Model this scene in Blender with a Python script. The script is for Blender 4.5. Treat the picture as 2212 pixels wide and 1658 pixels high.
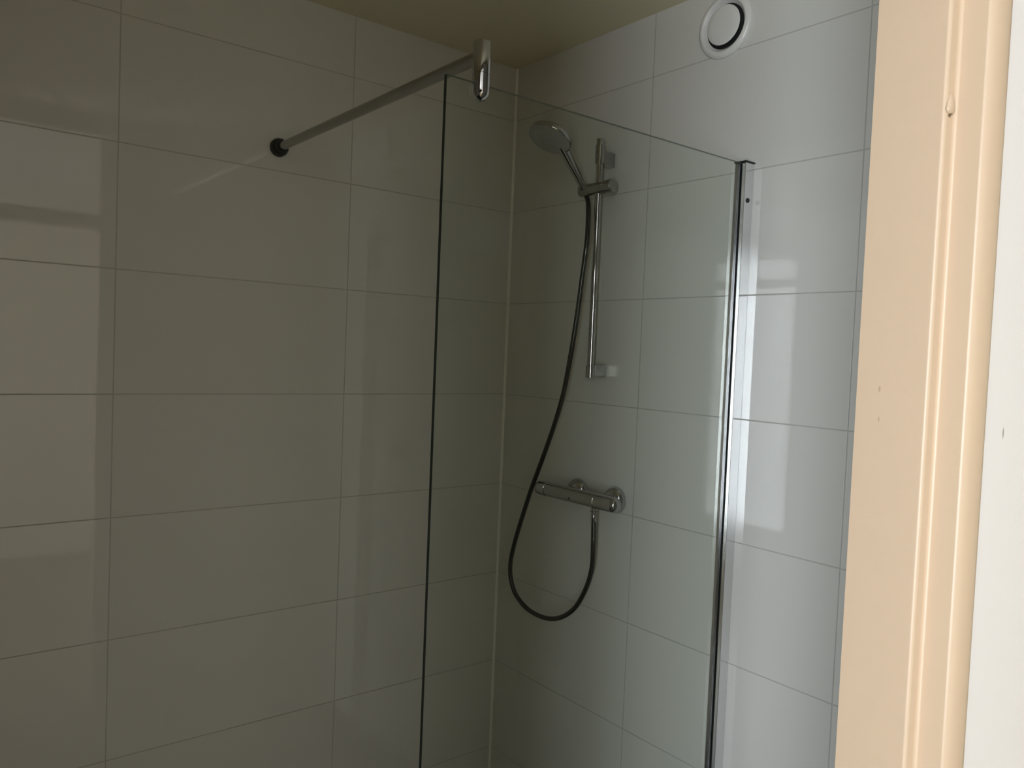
import bpy, bmesh, math, random
from mathutils import Vector, Matrix
random.seed(4)
for o in list(bpy.data.objects):
    bpy.data.objects.remove(o, do_unlink=True)
sc = bpy.context.scene
COL = sc.collection

# ------------------------------------------------------------------ camera
cam_data = bpy.data.cameras.new('camera')
cam = bpy.data.objects.new('camera', cam_data)
COL.objects.link(cam)
R_ = Vector((0.78211456, -0.62179619, 0.04082058))
U_ = Vector((-0.00732051, 0.05633546, 0.99838506))
F_ = Vector((0.62309167, 0.78115032, -0.03950892))
CAM = Vector((-1.6278666, -2.0781952, 1.6386854))
cam.matrix_world = Matrix(((R_.x, U_.x, -F_.x, CAM.x), (R_.y, U_.y, -F_.y, CAM.y), (R_.z, U_.z, -F_.z, CAM.z), (0, 0, 0, 1)))
cam_data.sensor_fit = 'HORIZONTAL'
cam_data.sensor_width = 36.0
cam_data.lens = 36.0 * 1706.038 / 2212.0
cam_data.clip_start = 0.02
sc.camera = cam

# ------------------------------------------------------------------ view
sc.view_settings.view_transform = 'Standard'
sc.view_settings.look = 'None'
sc.view_settings.gamma = 1.0
sc.view_settings.use_curve_mapping = False
sc.view_settings.exposure = 0.0
sc.cycles.use_denoising = True
sc.cycles.max_bounces = 14
sc.cycles.diffuse_bounces = 8
sc.cycles.glossy_bounces = 8
sc.cycles.transparent_max_bounces = 16
sc.cycles.sample_clamp_indirect = 0.0
sc.cycles.caustics_reflective = False
sc.cycles.caustics_refractive = False

# ------------------------------------------------------------------ world
world = bpy.data.worlds.new('outdoor_sky')
sc.world = world
world.use_nodes = True
bg = world.node_tree.nodes['Background']
bg.inputs[0].default_value = (0.75, 0.86, 1.0, 1)
bg.inputs[1].default_value = 0.6

# ------------------------------------------------------------------ layout numbers (metres)
CEIL = 2.57
TH, TW = 0.300, 0.6072            # tile pitch
ROW0 = 2.400                      # a horizontal joint
JL, JR = 0.5876, 0.5965           # first vertical joint from the corner, left and right wall
YD = -1.700                       # bathroom side of the door wall
YH = -1.785                       # hall side of the door wall
XJR, XJL = -0.906, -1.602         # clear opening of the door frame
WX = -3.30                        # hall wall with the glazed door
WY0, WY1 = -2.50, -3.60           # its opening
HALL_Y = -4.6

# daylight through the glazed hall door
def area(name, loc, rot, sx, sy, watts, color):
    ld = bpy.data.lights.new(name, 'AREA')
    ld.shape = 'RECTANGLE'; ld.size = sx; ld.size_y = sy
    ld.energy = watts; ld.color = color
    lo = bpy.data.objects.new(name, ld)
    lo.location = loc; lo.rotation_euler = rot
    COL.objects.link(lo)
    return lo
area('daylight', (WX - 0.16, (WY0 + WY1) / 2, 1.27), (0, math.radians(-90), 0), 2.5, 1.50, 280, (0.90, 0.945, 1.0))

# ------------------------------------------------------------------ material helpers
def new_mat(name):
    m = bpy.data.materials.new(name); m.use_nodes = True
    nt = m.node_tree
    return m, nt, nt.nodes['Principled BSDF']

def noise_bump(nt, p, scale, strength, dist=0.001, detail=3):
    g = nt.nodes.new('ShaderNodeNewGeometry')
    n = nt.nodes.new('ShaderNodeTexNoise'); n.inputs['Scale'].default_value = scale; n.inputs['Detail'].default_value = detail
    b = nt.nodes.new('ShaderNodeBump'); b.inputs['Strength'].default_value = strength; b.inputs['Distance'].default_value = dist
    nt.links.new(g.outputs['Position'], n.inputs['Vector'])
    nt.links.new(n.outputs['Fac'], b.inputs['Height'])
    nt.links.new(b.outputs['Normal'], p.inputs['Normal'])
    return n

def plain(name, col, rough=0.5, metal=0.0, spec=0.5, bump=None, var=0.0):
    m, nt, p = new_mat(name)
    p.inputs['Base Color'].default_value = (*col, 1)
    p.inputs['Roughness'].default_value = rough
    p.inputs['Metallic'].default_value = metal
    p.inputs['Specular IOR Level'].default_value = spec
    n = noise_bump(nt, p, *(bump if bump else (60, 0.02)))
    if var:
        mx = nt.nodes.new('ShaderNodeMix'); mx.data_type = 'RGBA'
        mx.inputs['A'].default_value = (*[c * (1 - var) for c in col], 1)
        mx.inputs['B'].default_value = (*[min(1, c * (1 + var)) for c in col], 1)
        nt.links.new(n.outputs['Fac'], mx.inputs['Factor'])
        nt.links.new(mx.outputs['Result'], p.inputs['Base Color'])
    return m

def math_n(nt, op, a, b=None):
    n = nt.nodes.new('ShaderNodeMath'); n.operation = op
    for i, v in enumerate((a, b)):
        if v is None: continue
        if isinstance(v, (int, float)): n.inputs[i].default_value = v
        else: nt.links.new(v, n.inputs[i])
    return n.outputs[0]

def tile_mat(name, axis, off, col=(0.675, 0.665, 0.635), grout=(0.48, 0.47, 0.445), tw=TW, th=TH, z0=ROW0, gap=0.0013, rough=0.03, other='Z'):
    m, nt, p = new_mat(name)
    g = nt.nodes.new('ShaderNodeNewGeometry')
    s = nt.nodes.new('ShaderNodeSeparateXYZ'); nt.links.new(g.outputs['Position'], s.inputs[0])
    a = math_n(nt, 'DIVIDE', math_n(nt, 'SUBTRACT', s.outputs[axis], off), tw)
    b = math_n(nt, 'DIVIDE', math_n(nt, 'SUBTRACT', s.outputs[other], z0), th)
    fa, fb = math_n(nt, 'FRACT', a), math_n(nt, 'FRACT', b)
    def edge(f, pitch):   # metres to the nearest joint
        return math_n(nt, 'MULTIPLY', math_n(nt, 'MINIMUM', f, math_n(nt, 'SUBTRACT', 1.0, f)), pitch)
    d = math_n(nt, 'MINIMUM', edge(fa, tw), edge(fb, th))
    mr = nt.nodes.new('ShaderNodeMapRange'); mr.interpolation_type = 'SMOOTHSTEP'
    nt.links.new(d, mr.inputs['Value'])
    mr.inputs['From Min'].default_value = gap * 0.6; mr.inputs['From Max'].default_value = gap * 1.5
    tile = mr.outputs['Result']
    # one random value per tile
    cmb = nt.nodes.new('ShaderNodeCombineXYZ')
    nt.links.new(math_n(nt, 'FLOOR', a), cmb.inputs[0]); nt.links.new(math_n(nt, 'FLOOR', b), cmb.inputs[1])
    wn = nt.nodes.new('ShaderNodeTexWhiteNoise'); wn.noise_dimensions = '3D'
    nt.links.new(cmb.outputs[0], wn.inputs['Vector'])
    hsv = nt.nodes.new('ShaderNodeHueSaturation'); hsv.inputs['Color'].default_value = (*col, 1)
    nt.links.new(math_n(nt, 'ADD', 0.985, math_n(nt, 'MULTIPLY', wn.outputs['Value'], 0.03)), hsv.inputs['Value'])
    mx = nt.nodes.new('ShaderNodeMix'); mx.data_type = 'RGBA'
    mx.inputs['A'].default_value = (*grout, 1)
    nt.links.new(hsv.outputs['Color'], mx.inputs['B']); nt.links.new(tile, mx.inputs['Factor'])
    nt.links.new(mx.outputs['Result'], p.inputs['Base Color'])
    nt.links.new(math_n(nt, 'SUBTRACT', 0.75, math_n(nt, 'MULTIPLY', tile, 0.75 - rough)), p.inputs['Roughness'])
    # joints sunk, each tile set a hair out of plane, glaze slightly wavy
    n = nt.nodes.new('ShaderNodeTexNoise'); n.inputs['Scale'].default_value = 5.0; n.inputs['Detail'].default_value = 1.0
    nt.links.new(g.outputs['Position'], n.inputs['Vector'])
    wob = math_n(nt, 'MULTIPLY', n.outputs['Fac'], 0.10)
    tx = math_n(nt, 'MULTIPLY', math_n(nt, 'SUBTRACT', wn.outputs['Value'], 0.5), fa)
    sep = nt.nodes.new('ShaderNodeSeparateColor'); nt.links.new(wn.outputs['Color'], sep.inputs[0])
    tz = math_n(nt, 'MULTIPLY', math_n(nt, 'SUBTRACT', sep.outputs[1], 0.5), fb)
    tilt = math_n(nt, 'MULTIPLY', math_n(nt, 'ADD', tx, tz), 0.9)
    h = math_n(nt, 'ADD', math_n(nt, 'MULTIPLY', tile, 0.4), math_n(nt, 'ADD', wob, tilt))
    bp = nt.nodes.new('ShaderNodeBump'); bp.inputs['Strength'].default_value = 1.0; bp.inputs['Distance'].default_value = 0.0010
    nt.links.new(h, bp.inputs['Height']); nt.links.new(bp.outputs['Normal'], p.inputs['Normal'])
    return m

def glass_mat(name, tint, ior=1.5):
    m = bpy.data.materials.new(name); m.use_nodes = True
    nt = m.node_tree; nt.nodes.clear()
    out = nt.nodes.new('ShaderNodeOutputMaterial')
    tr = nt.nodes.new('ShaderNodeBsdfTransparent'); tr.inputs[0].default_value = (*tint, 1)
    gl = nt.nodes.new('ShaderNodeBsdfGlossy'); gl.inputs['Roughness'].default_value = 0.0
    fr = nt.nodes.new('ShaderNodeFresnel'); fr.inputs['IOR'].default_value = ior
    g = nt.nodes.new('ShaderNodeNewGeometry')
    # the same reflectance seen from either side of each face
    sw = nt.nodes.new('ShaderNodeMix'); sw.data_type = 'FLOAT'
    sw.inputs['A'].default_value = ior; sw.inputs['B'].default_value = 1.0 / ior
    nt.links.new(g.outputs['Backfacing'], sw.inputs['Factor'])
    nt.links.new(sw.outputs['Result'], fr.inputs['IOR'])
    mx = nt.nodes.new('ShaderNodeMixShader')
    nt.links.new(fr.outputs[0], mx.inputs[0]); nt.links.new(tr.outputs[0], mx.inputs[1]); nt.links.new(gl.outputs[0], mx.inputs[2])
    nt.links.new(mx.outputs[0], out.inputs[0])
    return m

M_LEFT = tile_mat('tiles_left', 'X', -JL)
M_RIGHT = tile_mat('tiles_right', 'Y', -JR)
M_FLOORTILE = tile_mat('tiles_floor', 'X', 0.0, col=(0.045, 0.042, 0.036), grout=(0.04, 0.035, 0.03), tw=0.3, th=0.3, z0=0.0, rough=0.35, other='Y')
M_WHITE = plain('white_wall_paint', (0.72, 0.70, 0.715), 0.6, bump=(220, 0.10, 0.0006), var=0.01)
M_HALLWALL = plain('warm_hall_paint', (0.84, 0.785, 0.62), 0.7, bump=(180, 0.1, 0.0006), var=0.01)
M_CEIL = plain('ceiling_paint', (0.76, 0.71, 0.53), 0.9, spec=0.2, bump=(180, 0.15, 0.0006), var=0.01)
M_HALLFLOOR = plain('wood_floor', (0.17, 0.12, 0.075), 0.35, bump=(14, 0.05), var=0.15)
M_CREAM = plain('cream_gloss_paint', (0.485, 0.365, 0.262), 0.38, bump=(45, 0.05, 0.0008), var=0.015)
M_CHROME = plain('chrome', (0.50, 0.50, 0.50), 0.05, 1.0)
M_CHROME_SOFT = plain('satin_chrome', (0.40, 0.40, 0.39), 0.20, 1.0)
M_BAR = plain('brushed_steel_bar', (0.34, 0.335, 0.31), 0.14, 1.0)
M_ALU = plain('polished_aluminium', (0.72, 0.73, 0.74), 0.16, 1.0)
M_BLACK = plain('black_rubber', (0.012, 0.014, 0.014), 0.45)
M_HOSE = plain('dark_smooth_hose', (0.007, 0.007, 0.006), 0.09, spec=0.75)
M_SPRAY = plain('grey_spray_plastic', (0.42, 0.43, 0.42), 0.35)
M_PLASTIC = plain('white_plastic', (0.74, 0.73, 0.71), 0.30)
M_SEAL = plain('white_sealant', (0.88, 0.87, 0.82), 0.45)
M_DARK = plain('shade_and_emblem_black', (0.01, 0.01, 0.01), 0.9)  # for the emblem, and for shade painted inside the vent
M_EDGE = plain('green_glass_edge', (0.004, 0.018, 0.016), 0.15)
M_EDGE_TOP = plain('pale_glass_edge', (0.26, 0.29, 0.25), 0.3)
M_GLASS = glass_mat('shower_glass', (0.955, 0.975, 0.955))
M_WGLASS = glass_mat('window_glass', (0.98, 0.99, 0.98))
M_MARK = plain('grey_smudge', (0.30, 0.27, 0.25), 0.7)

def specks(m, spots, col):
    # small chips and smudges, each an oval spot at its own place on the surface
    nt = m.node_tree; p = nt.nodes['Principled BSDF']
    src = p.inputs['Base Color'].links[0].from_socket
    g = nt.nodes.new('ShaderNodeNewGeometry')
    for (x, y, z, rx, rz) in spots:
        mp = nt.nodes.new('ShaderNodeMapping'); mp.vector_type = 'POINT'
        mp.inputs['Location'].default_value = (-x / rx, -y / rx, -z / rz); mp.inputs['Scale'].default_value = (1 / rx, 1 / rx, 1 / rz)
        nt.links.new(g.outputs['Position'], mp.inputs['Vector'])
        ln = nt.nodes.new('ShaderNodeVectorMath'); ln.operation = 'LENGTH'; nt.links.new(mp.outputs[0], ln.inputs[0])
        mr = nt.nodes.new('ShaderNodeMapRange'); nt.links.new(ln.outputs['Value'], mr.inputs['Value'])
        mr.inputs['From Min'].default_value = 1.2; mr.inputs['From Max'].default_value = 0.6
        mx = nt.nodes.new('ShaderNodeMix'); mx.data_type = 'RGBA'
        nt.links.new(src, mx.inputs['A']); mx.inputs['B'].default_value = (*col, 1); nt.links.new(mr.outputs['Result'], mx.inputs['Factor'])
        src = mx.outputs['Result']
    nt.links.new(src, p.inputs['Base Color'])
specks(M_CREAM, [(XJR, -1.7188, 1.619, 0.0010, 0.0030), (XJR, -1.7197, 1.591, 0.0007, 0.0025)], (0.36, 0.26, 0.17))
specks(M_CREAM, [(XJR + 0.0065, -1.7650, 1.8612, 0.0036, 0.0018)], (0.10, 0.06, 0.03))
specks(M_WHITE, [(-0.7955, YH, 1.5816, 0.0020, 0.0055)], (0.33, 0.30, 0.30))

# ------------------------------------------------------------------ mesh helpers
def obj(name, bm, mats, parent=None, smooth=False, bevel=0.0, seg=2):
    me = bpy.data.meshes.new(name)
    bm.normal_update()
    bm.to_mesh(me); bm.free()
    if not isinstance(mats, (list, tuple)): mats = [mats]
    for m in mats: me.materials.append(m)
    o = bpy.data.objects.new(name, me)
    COL.objects.link(o)
    if parent is not None:
        o.parent = parent
        o.matrix_parent_inverse = Matrix.Translation(-parent_loc(parent))
    if smooth:
        for f in me.polygons: f.use_smooth = True
        try: me.set_sharp_from_angle(angle=math.radians(40))
        except Exception: pass
    if bevel:
        b = o.modifiers.new('bevel', 'BEVEL'); b.width = bevel; b.segments = seg; b.limit_method = 'ANGLE'
    return o

def parent_loc(p):      # meshes are built in place, only the Empties sit elsewhere
    return Vector(p.location) if p.type == 'EMPTY' else Vector((0, 0, 0))

def empty(name, loc):
    o = bpy.data.objects.new(name, None); o.location = loc
    COL.objects.link(o); return o

def tag(o, label=None, cat=None, group=None, kind=None):
    if label: o['label'] = label
    if cat: o['category'] = cat
    if group: o['group'] = group
    if kind: o['kind'] = kind
    return o

def box(bm, x0, x1, y0, y1, z0, z1, mi=0):
    vs = [bm.verts.new((x, y, z)) for z in (z0, z1) for y in (y0, y1) for x in (x0, x1)]
    idx = [(0, 2, 3, 1), (4, 5, 7, 6), (0, 1, 5, 4), (2, 6, 7, 3), (0, 4, 6, 2), (1, 3, 7, 5)]
    fs = []
    for f in idx:
        fc = bm.faces.new([vs[i] for i in f]); fc.material_index = mi; fs.append(fc)
    return fs

def B(*a):
    bm = bmesh.new(); box(bm, *a); return bm

def frame_for(d):
    d = Vector(d).normalized()
    h = Vector((0, 0, 1)) if abs(d.z) < 0.95 else Vector((1, 0, 0))
    a = d.cross(h).normalized(); b = d.cross(a).normalized()
    return a, b, d

def lathe(bm, origin, axis, prof, n=48, sy=1.0, mi=0):
    """prof: list of (distance along axis, radius)"""
    a, b, d = frame_for(axis); o = Vector(origin); rings = []
    for t, r in prof:
        if r < 1e-6: rings.append([bm.verts.new(o + d * t)])
        else: rings.append([bm.verts.new(o + d * t + a * (r * math.cos(2 * math.pi * k / n)) + b * (r * sy * math.sin(2 * math.pi * k / n))) for k in range(n)])
    for i in range(len(rings) - 1):
        p, q = rings[i], rings[i + 1]
        for k in range(n):
            k2 = (k + 1) % n
            if len(p) == 1 and len(q) == 1: continue
            if len(p) == 1: f = bm.faces.new((p[0], q[k], q[k2]))
            elif len(q) == 1: f = bm.faces.new((p[k], q[0], p[k2]))
            else: f = bm.faces.new((p[k], q[k], q[k2], p[k2]))
            f.material_index = mi
    for ring, fl in ((rings[0], 0), (rings[-1], 1)):
        if len(ring) > 1:
            f = bm.faces.new(ring); f.material_index = mi
    bmesh.ops.recalc_face_normals(bm, faces=bm.faces)

def L(origin, axis, prof, n=48, sy=1.0):
    bm = bmesh.new(); lathe(bm, origin, axis, prof, n, sy); return bm

def smooth_path(pts, sub=8):
    P = [Vector(p) for p in pts]; out = []
    for i in range(len(P) - 1):
        p0 = P[max(i - 1, 0)]; p1 = P[i]; p2 = P[i + 1]; p3 = P[min(i + 2, len(P) - 1)]
        for k in range(sub):
            t = k / sub
            out.append(0.5 * ((2 * p1) + (-p0 + p2) * t + (2 * p0 - 5 * p1 + 4 * p2 - p3) * t * t + (-p0 + 3 * p1 - 3 * p2 + p3) * t ** 3))
    out.append(P[-1]); return out

def tube(bm, pts, r, n=16):
    P = [Vector(p) for p in pts]
    t0 = (P[1] - P[0]).normalized(); a, b, _ = frame_for(t0); rings = []
    for i, p in enumerate(P):
        t = (P[min(i + 1, len(P) - 1)] - P[max(i - 1, 0)]).normalized()
        a = (a - t * a.dot(t)).normalized(); b = t.cross(a)
        rings.append([bm.verts.new(p + a * (r * math.cos(2 * math.pi * k / n)) + b * (r * math.sin(2 * math.pi * k / n))) for k in range(n)])
    for i in range(len(rings) - 1):
        for k in range(n):
            bm.faces.new((rings[i][k], rings[i][(k + 1) % n], rings[i + 1][(k + 1) % n], rings[i + 1][k]))
    bm.faces.new(rings[0]); bm.faces.new(rings[-1])
    bmesh.ops.recalc_face_normals(bm, faces=bm.faces)

def extrude_profile(bm, pts, z0, z1, mi=0):
    """closed plan outline pushed up from z0 to z1"""
    lo = [bm.verts.new((x, y, z0)) for x, y in pts]; hi = [bm.verts.new((x, y, z1)) for x, y in pts]
    n = len(pts)
    for k in range(n):
        bm.faces.new((lo[k], lo[(k + 1) % n], hi[(k + 1) % n], hi[k]))
    bm.faces.new(lo); bm.faces.new(hi)
    bmesh.ops.recalc_face_normals(bm, faces=bm.faces)

def struct(name, bm, mats, **k):
    return tag(obj(name, bm, mats, **k), kind='structure')

# ------------------------------------------------------------------ room shell
XB = -2.45                                           # far side of the bathroom
struct('wall_left', B(XB - 0.1, 0.1, 0.0, 0.12, 0.0, CEIL), M_LEFT)
struct('wall_right', B(0.0, 0.12, YD, 0.0, 0.0, CEIL), M_RIGHT)
struct('wall_side', B(XB - 0.1, XB, YD, 0.0, 0.0, CEIL), M_RIGHT)
bm = bmesh.new()
box(bm, XB - 0.1, XJL - 0.019, YH, YD, 0.0, CEIL)
box(bm, XJR + 0.019, 1.5, YH, YD, 0.0, CEIL)
box(bm, XJL - 0.019, XJR + 0.019, YH, YD, 2.50, CEIL)
struct('wall_front', bm, M_WHITE)
bm = bmesh.new()
box(bm, WX - 0.12, WX, WY0, YH, 0.0, CEIL)
box(bm, WX - 0.12, WX, HALL_Y, WY1, 0.0, CEIL)
box(bm, WX - 0.12, WX, WY1, WY0, 2.46, CEIL)
struct('wall_hall_left', bm, M_HALLWALL)
struct('wall_hall_corner', B(WX - 0.12, XB - 0.1, YH, YH + 0.1, 0.0, CEIL), M_HALLWALL)
struct('wall_hall_back', B(WX - 0.12, 1.62, HALL_Y - 0.12, HALL_Y, 0.0, CEIL), M_HALLWALL)
struct('wall_hall_right', B(1.5, 1.62, HALL_Y, YD, 0.0, CEIL), M_HALLWALL)
struct('floor_bathroom', B(XB - 0.1, 0.12, (YD + YH) / 2, 0.12, -0.1, 0.0), M_FLOORTILE)
struct('floor_hall', B(WX - 0.3, 1.62, HALL_Y - 0.12, (YD + YH) / 2, -0.1, 0.0), M_HALLFLOOR)
struct('ceiling', B(XB - 0.1, 0.12, (YD + YH) / 2, 0.12, CEIL, CEIL + 0.1), M_CEIL)
struct('ceiling_hall', B(WX - 0.3, 1.62, HALL_Y - 0.12, (YD + YH) / 2, CEIL, CEIL + 0.1), M_WHITE)

# bead of sealant in the tiled corner and under the ceiling
bm = bmesh.new()
n = 8; r = 0.006
pts = [(0.0, 0.0), (-r, 0.0)] + [(-r + r * 0.62 * math.sin(math.pi / 2 * k / n), -r * 0.62 * (1 - math.cos(math.pi / 2 * k / n)) - r * 0.38 * k / n) for k in range(1, n)] + [(0.0, -r)]
extrude_profile(bm, pts, 0.0, CEIL)
struct('trim_1', bm, M_SEAL)

# glazed hall door that lets the daylight in
bm = bmesh.new()
fx0, fx1 = WX - 0.09, WX - 0.03
box(bm, fx0, fx1, WY0 - 0.03, WY0, 0.0, 2.46); box(bm, fx0, fx1, WY1, WY1 + 0.05, 0.0, 2.46)
box(bm, fx0, fx1, WY1, WY0, 2.37, 2.46); box(bm, fx0, fx1, WY1, WY0, 2.17, 2.23); box(bm, fx0, fx1, WY1, WY0, 0.0, 0.45)  # last box: unseen solid lower panel, added to dim light on the lower walls
w = struct('window_1', bm, M_WHITE)
p = obj('window_pane', B(WX - 0.064, WX - 0.058, WY1 + 0.04, WY0 - 0.02, 0.1, 2.42), M_WGLASS, w)

# painted steel door frame
def jamb_outline(x, s):
    # x: face of the clear opening, s: +1 when the wall lies towards +x
    yo = -1.763; yi = -1.697; st = 0.015; r = 0.003
    return [(x + s * 0.0, yi), (x, yo + r + 0.001), (x, yo + r), (x + s * 0.001, yo + 0.001), (x + s * r, yo),
            (x + s * (st - 0.003), yo), (x + s * (st - 0.001), yo - 0.001), (x + s * st, yo - 0.003), (x + s * st, yo - 0.004), (x + s * st, -1.7858),
            (x + s * st, -1.7865), (x + s * (st + 0.0015), -1.7890), (x + s * (st + 0.006), -1.7917), (x + s * (st + 0.013), -1.7938),
            (x + s * (st + 0.021), -1.7950), (x + s * (st + 0.029), -1.7940), (x + s * (st + 0.035), -1.790), (x + s * (st + 0.035), -1.784),
            (x + s * (st + 0.002), -1.784), (x + s * (st + 0.002), yi)]
df = tag(empty('door_1', ((XJR + XJL) / 2, YD, 0)), kind='structure')
bm = bmesh.new(); extrude_profile(bm, jamb_outline(XJR, 1), 0, 2.535)
jr = obj('door_jamb', bm, M_CREAM, df, smooth=True)
bm = bmesh.new(); extrude_profile(bm, jamb_outline(XJL, -1), 0, 2.535)
obj('door_jamb', bm, M_CREAM, df)
bm = bmesh.new(); box(bm, XJL, XJR, -1.775, YD + 0.003, 2.096, 2.156)
obj('transom_bar', bm, M_CREAM, df, bevel=0.003)
bm = bmesh.new(); box(bm, XJL, XJR, -1.763, YD + 0.003, 2.50, 2.535); box(bm, XJL, XJR, -1.793, -1.763, 2.515, 2.55)
obj('frame_head', bm, M_CREAM, df, bevel=0.003)
# blob of paint over the door buffer in the rebate
bm = bmesh.new()
bmesh.ops.create_uvsphere(bm, u_segments=16, v_segments=12, radius=1.0)
for v in bm.verts:
    v.co = Vector((XJR + 0.0065 + v.co.x * (0.0062 - 0.002 * v.co.z), -1.7632 + v.co.y * 0.0034, 1.868 + v.co.z * (0.013 if v.co.z > 0 else 0.0062)))
pb = obj('door_buffer', bm, M_CREAM, jr, smooth=True)

# ------------------------------------------------------------------ shower screen
YG = -0.917
sc_e = tag(empty('shower_screen', (-0.45, YG, 0.0)), 'clear fixed glass shower panel held by an upright metal profile on the right tiled wall', 'shower screen')
bm = bmesh.new()
fs = box(bm, -0.875, -0.012, YG - 0.004, YG + 0.004, 0.012, 2.112)
for f in fs:
    c = f.calc_center_median()
    f.material_index = 0 if abs(c.y - YG) > 0.003 else (2 if c.z > 2 else 1)
obj('glass_pane', bm, [M_GLASS, M_EDGE, M_EDGE_TOP], sc_e)
# U profile open towards the glass
y0, y1 = -0.933, -0.903; px = -0.034
out = [(0.0, y0), (px, y0), (px, YG - 0.0065), (px + 0.020, YG - 0.0065), (px + 0.020, YG + 0.0065), (px, YG + 0.0065), (px, y1), (0.0, y1)]
bm = bmesh.new(); extrude_profile(bm, out, 0.0, 2.112)
pf = obj('wall_profile', bm, M_ALU, sc_e, bevel=0.0007)
bm = bmesh.new()
box(bm, px + 0.0015, px + 0.0195, YG - 0.0064, YG - 0.0042, 0.0, 2.111); box(bm, px + 0.0015, px + 0.0195, YG + 0.0042, YG + 0.0064, 0.0, 2.111)
obj('glazing_seal', bm, M_BLACK, pf)
obj('end_cap', B(px - 0.003, 0.0, y0 - 0.003, y1 + 0.002, 2.1125, 2.1155), M_BLACK, pf, bevel=0.0006)
bm = L((-0.020, y0 + 0.0005, 2.0235), (0, -1, 0), [(0, 0.0058), (0.0016, 0.0056), (0.0032, 0.0046), (0.0042, 0.0030), (0.0046, 0.0014), (0.0040, 0.0010), (0.0040, 0)], 28)
tag(obj('screw_cover', bm, M_BLACK, pf, smooth=True), 'small black round screw cover')

# ------------------------------------------------------------------ stabiliser bar
XS, ZS = -0.8035, 2.1605
sb = tag(empty('stabiliser_bar', (XS, 0, ZS)), 'round metal bar bracing the glass panel to the left tiled wall', 'support bar')
obj('bar_tube', L((XS, -0.004, ZS), (0, -1, 0), [(0, 0.0115), (0.915, 0.0115)], 40), M_BAR, sb, smooth=True)
obj('wall_rosette', L((XS, -0.0005, ZS), (0, -1, 0), [(0, 0.0240), (0.010, 0.0240), (0.019, 0.0215), (0.023, 0.0175), (0.023, 0.0118)], 48), M_BLACK, sb, smooth=True)
cl = L((XS + 0.003, YG, 2.082), (0, 0, 1), [(0, 0.0), (0.0008, 0.0045), (0.003, 0.0088), (0.0065, 0.0124), (0.011, 0.0150), (0.016, 0.0160), (0.0465, 0.0160), (0.0469, 0.0156), (0.0475, 0.0156), (0.0479, 0.0160), (0.1030, 0.0160), (0.1040, 0.0152), (0.1040, 0.0)], 56)
cl_o = obj('glass_clamp', cl, M_CHROME, sb, smooth=True)
obj('grub_screw', L((XS - 0.0065, YG - 0.0128, 2.0955), (-0.45, -0.89, 0), [(0, 0.0026), (0.0022, 0.0026), (0.0022, 0.0014), (0.0012, 0.0012), (0.0012, 0)], 16), M_BLACK, cl_o)

# ------------------------------------------------------------------ shower rail
XR, YR = -0.050, -0.4560
rl = tag(empty('shower_rail', (XR, YR, 1.58)), 'vertical chrome riser rail fixed to the right tiled wall above the mixer', 'shower rail')
obj('rail_tube', L((XR, YR, 1.584), (0, 0, 1), [(0, 0.0098), (0.655, 0.0098)], 40), M_CHROME, rl, smooth=True)
def bracket(z0, z1, zt0, zt1):
    bm = bmesh.new(); box(bm, -0.047, -0.0005, YR - 0.0125, YR + 0.0125, z0, z1)
    br = obj('wall_bracket', bm, M_CHROME_SOFT, rl, bevel=0.0025)
    obj('bracket_sleeve', L((XR, YR, zt0), (0, 0, 1), [(0, 0.0125), (0.001, 0.0135), (zt1 - zt0 - 0.001, 0.0135), (zt1 - zt0, 0.0125)], 40), M_CHROME, br, smooth=True)
bracket(2.176, 2.217, 2.180, 2.232)
bracket(1.579, 1.616, 1.577, 1.611)
obj('rail_cap', L((XR, YR, 2.232), (0, 0, 1), [(0, 0.0112), (0.016, 0.0112), (0.0175, 0.0100), (0.0175, 0)], 32), M_CHROME, rl, smooth=True)
ZK = 2.1125
sl = obj('slider', L((XR, -0.385, ZK), (0, -1, 0), [(0, 0.0), (0.0, 0.0150), (0.002, 0.0170), (0.0380, 0.0172), (0.0384, 0.0166), (0.0392, 0.0166), (0.0396, 0.0172), (0.093, 0.0175)], 48), M_CHROME_SOFT, rl, smooth=True)
obj('slider_knob', L((XR, -0.478, ZK), (0, -1, 0), [(0, 0.0172), (0.001, 0.0178), (0.034, 0.0182), (0.0355, 0.0174), (0.0365, 0.0150), (0.0372, 0.0)], 48), M_CHROME_SOFT, sl, smooth=True)
obj('cone_holder', L((XR + 0.008, -0.402, ZK - 0.010), (-0.69, 0.02, 0.72), [(0, 0.0130), (0.031, 0.0150), (0.032, 0.0138)], 32), M_CHROME, sl, smooth=True)

# ------------------------------------------------------------------ hand shower
hs = tag(empty('hand_shower', (-0.062, -0.410, 2.11)), 'round chrome hand shower with a grey spray face, leaning out from its rail holder', 'shower head')
P0 = Vector((-0.050, -0.402, 2.112)); P1 = Vector((-0.141, -0.399, 2.218)); HC = Vector((-0.189, -0.398, 2.234))
d = (P1 - P0); Lh = d.length
obj('handle', L(P0, d, [(-0.016, 0.0085), (0.0, 0.0095), (0.02, 0.0105), (Lh * 0.55, 0.0132), (Lh, 0.0165), (Lh + 0.016, 0.0165)], 40), M_CHROME, hs, smooth=True)
nf = Vector((-0.43, -0.01, -0.90)).normalized()      # spray direction
head = L(HC - nf * 0.016, nf, [(-0.014, 0.0), (-0.013, 0.018), (-0.010, 0.036), (-0.005, 0.050), (0.001, 0.0585), (0.007, 0.0625), (0.015, 0.0635), (0.018, 0.0630), (0.0195, 0.0615), (0.0195, 0.0590)], 64)
obj('head_shell', head, M_CHROME, hs, smooth=True)
face = L(HC + nf * 0.0022, nf, [(0, 0.0592), (0.0014, 0.0586), (0.0026, 0.0550), (0.0034, 0.020), (0.0034, 0.0)], 64)
a, b, dd = frame_for(nf)
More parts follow.
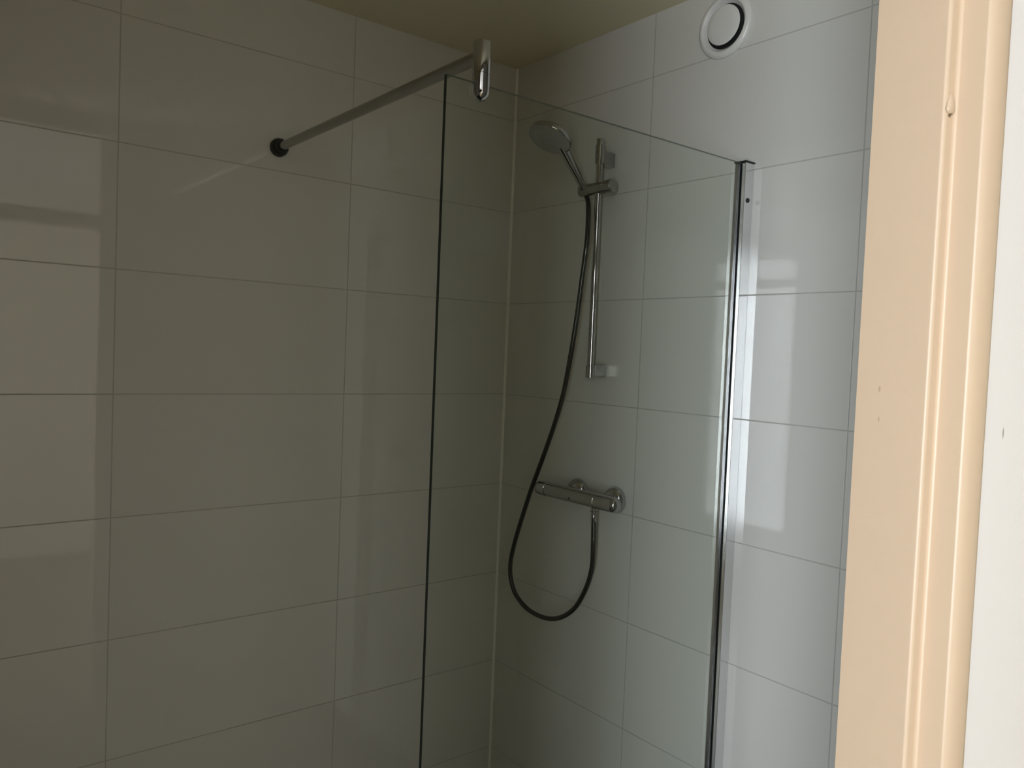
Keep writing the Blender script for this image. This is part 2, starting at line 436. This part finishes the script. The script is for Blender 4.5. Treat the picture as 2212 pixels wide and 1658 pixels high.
fo = obj('spray_face', face, M_SPRAY, hs, smooth=True)
bm = bmesh.new()
for ring, cnt in ((0.008, 6), (0.0165, 12), (0.025, 18), (0.034, 24), (0.043, 30)):
    for k in range(cnt):
        t = 2 * math.pi * k / cnt + ring * 60
        c = HC + nf * (0.0050) + a * (ring * math.cos(t)) + b * (ring * math.sin(t))
        lathe(bm, c, nf, [(0, 0.0011), (0.0014, 0.0008), (0.0014, 0.0)], 6)
tag(obj('spray_nozzles', bm, plain('nozzle_rubber', (0.55, 0.56, 0.55), 0.5), fo), kind='stuff')

# ------------------------------------------------------------------ hose
HP = [(-0.047, -0.404, 2.098), (-0.054, -0.420, 2.076), (-0.074, -0.444, 2.036), (-0.086, -0.456, 1.960), (-0.086, -0.443, 1.858), (-0.085, -0.428, 1.753), (-0.084, -0.409, 1.648),
      (-0.083, -0.382, 1.526), (-0.082, -0.346, 1.428), (-0.082, -0.301, 1.326), (-0.081, -0.258, 1.236), (-0.080, -0.219, 1.143), (-0.079, -0.183, 1.049),
      (-0.079, -0.166, 0.980), (-0.078, -0.170, 0.928), (-0.077, -0.198, 0.884), (-0.076, -0.256, 0.856), (-0.076, -0.331, 0.852), (-0.075, -0.397, 0.870),
      (-0.074, -0.457, 0.914), (-0.073, -0.498, 0.978), (-0.072, -0.519, 1.042), (-0.072, -0.521, 1.108), (-0.071, -0.518, 1.176)]
ho = tag(empty('shower_hose', (-0.071, -0.518, 1.17)), 'dark smooth shower hose looping below the mixer and up to the hand shower', 'hose')
bm = bmesh.new(); tube(bm, smooth_path(HP, 7), 0.0071, 20)
obj('hose_tube', bm, M_HOSE, ho, smooth=True)
obj('hose_nut', L((-0.0705, -0.5165, 1.166), (0, 0, 1), [(0, 0.0072), (0.001, 0.0080), (0.017, 0.0082), (0.018, 0.0088), (0.031, 0.0092), (0.032, 0.0085)], 28), M_CHROME, ho, smooth=True)

# ------------------------------------------------------------------ thermostatic mixer
XM, ZM = -0.072, 1.2365
mx = tag(empty('shower_mixer', (0.0, -0.455, ZM)), 'horizontal chrome thermostatic mixer bar on the right tiled wall', 'shower mixer')
yl, yr = -0.272, -0.612
def capsule(y_from, y_to, r, round_start, round_end):
    ln = abs(y_to - y_from); pr = []
    if round_start: pr += [(0, 0), (0.002, r * 0.42), (0.006, r * 0.72), (0.012, r * 0.92), (0.019, r)]
    else: pr += [(0, r - 0.0012), (0.0012, r)]
    if round_end: pr += [(ln - 0.019, r), (ln - 0.012, r * 0.92), (ln - 0.006, r * 0.72), (ln - 0.002, r * 0.42), (ln, 0)]
    else: pr += [(ln - 0.0012, r), (ln, r - 0.0012)]
    return pr
obj('mixer_body', L((XM, -0.3235, ZM), (0, -1, 0), capsule(-0.3235, -0.529, 0.0212, False, False), 64), M_CHROME, mx, smooth=True)
obj('temperature_handle', L((XM, yl, ZM), (0, -1, 0), capsule(yl, -0.3225, 0.0222, True, False), 64), M_CHROME, mx, smooth=True)
obj('flow_handle', L((XM, -0.530, ZM), (0, -1, 0), capsule(-0.530, yr, 0.0216, False, True), 64), M_CHROME, mx, smooth=True)
for yc in (-0.380, -0.532):
    ro = obj('wall_rosette', L((-0.0005, yc, 1.2345), (-1, 0, 0), [(0, 0.0375), (0.003, 0.0385), (0.009, 0.0380), (0.016, 0.0350), (0.022, 0.0300), (0.0265, 0.0230), (0.0290, 0.0150)], 56), M_CHROME, mx, smooth=True)
    obj('union_stub', L((-0.024, yc, 1.2345), (-1, 0, 0), [(0, 0.0150), (0.034, 0.0150)], 36), M_CHROME, ro, smooth=True)
obj('hose_outlet', L((-0.0705, -0.5165, 1.1975), (0, 0, 1), [(0, 0.0078), (0.006, 0.0078), (0.0065, 0.0120), (0.009, 0.0120), (0.0095, 0.0090), (0.022, 0.0090)], 28), M_CHROME, mx, smooth=True)
# small engraved emblem on the face of the body
bm = bmesh.new()
e = 0.0216
for (dy, dz, wdt, hgt) in ((0, 0.0022, 0.0085, 0.0012), (0, 0.0008, 0.0062, 0.0012), (0, -0.0006, 0.0040, 0.0012), (0, -0.0020, 0.0018, 0.0012)):
    th = math.radians(198)
    cx, cz = math.cos(th), math.sin(th)
    yc = -0.434 + dy
    ctr = Vector((XM + e * math.cos(th + dz / e), yc, ZM + e * math.sin(th + dz / e) * 1.0))
    box(bm, ctr.x - 0.0006, ctr.x + 0.0006, yc - wdt / 2, yc + wdt / 2, ctr.z - hgt / 2, ctr.z + hgt / 2)
obj('emblem', bm, M_DARK, mx)

# ------------------------------------------------------------------ ventilation valve
YV, ZV = -0.829, 2.467
ve = tag(empty('ventilation_valve', (0, YV, ZV)), 'round white ventilation valve with a centre disc high on the right tiled wall', 'vent')
obj('valve_ring', L((-0.0005, YV, ZV), (-1, 0, 0), [(0, 0.0780), (0.003, 0.0786), (0.007, 0.077), (0.0105, 0.072), (0.0125, 0.067), (0.0120, 0.064), (0.009, 0.0610), (0.004, 0.0570), (0.0010, 0.0545), (0.0008, 0.0540)], 72), M_PLASTIC, ve, smooth=True)
obj('throat_shade', L((-0.0014, YV, ZV), (-1, 0, 0), [(0, 0.0550), (0.0004, 0.0550)], 56), M_DARK, ve)  # flat black disc, painting in the shade of the duct behind the ring
obj('valve_disc', L((-0.0020, YV - 0.009, ZV - 0.005), (-1, 0, 0), [(0, 0.008), (0.010, 0.012), (0.016, 0.044), (0.0195, 0.0480), (0.0215, 0.0478), (0.0235, 0.044), (0.0245, 0.030), (0.0245, 0)], 72), M_PLASTIC, ve, smooth=True)
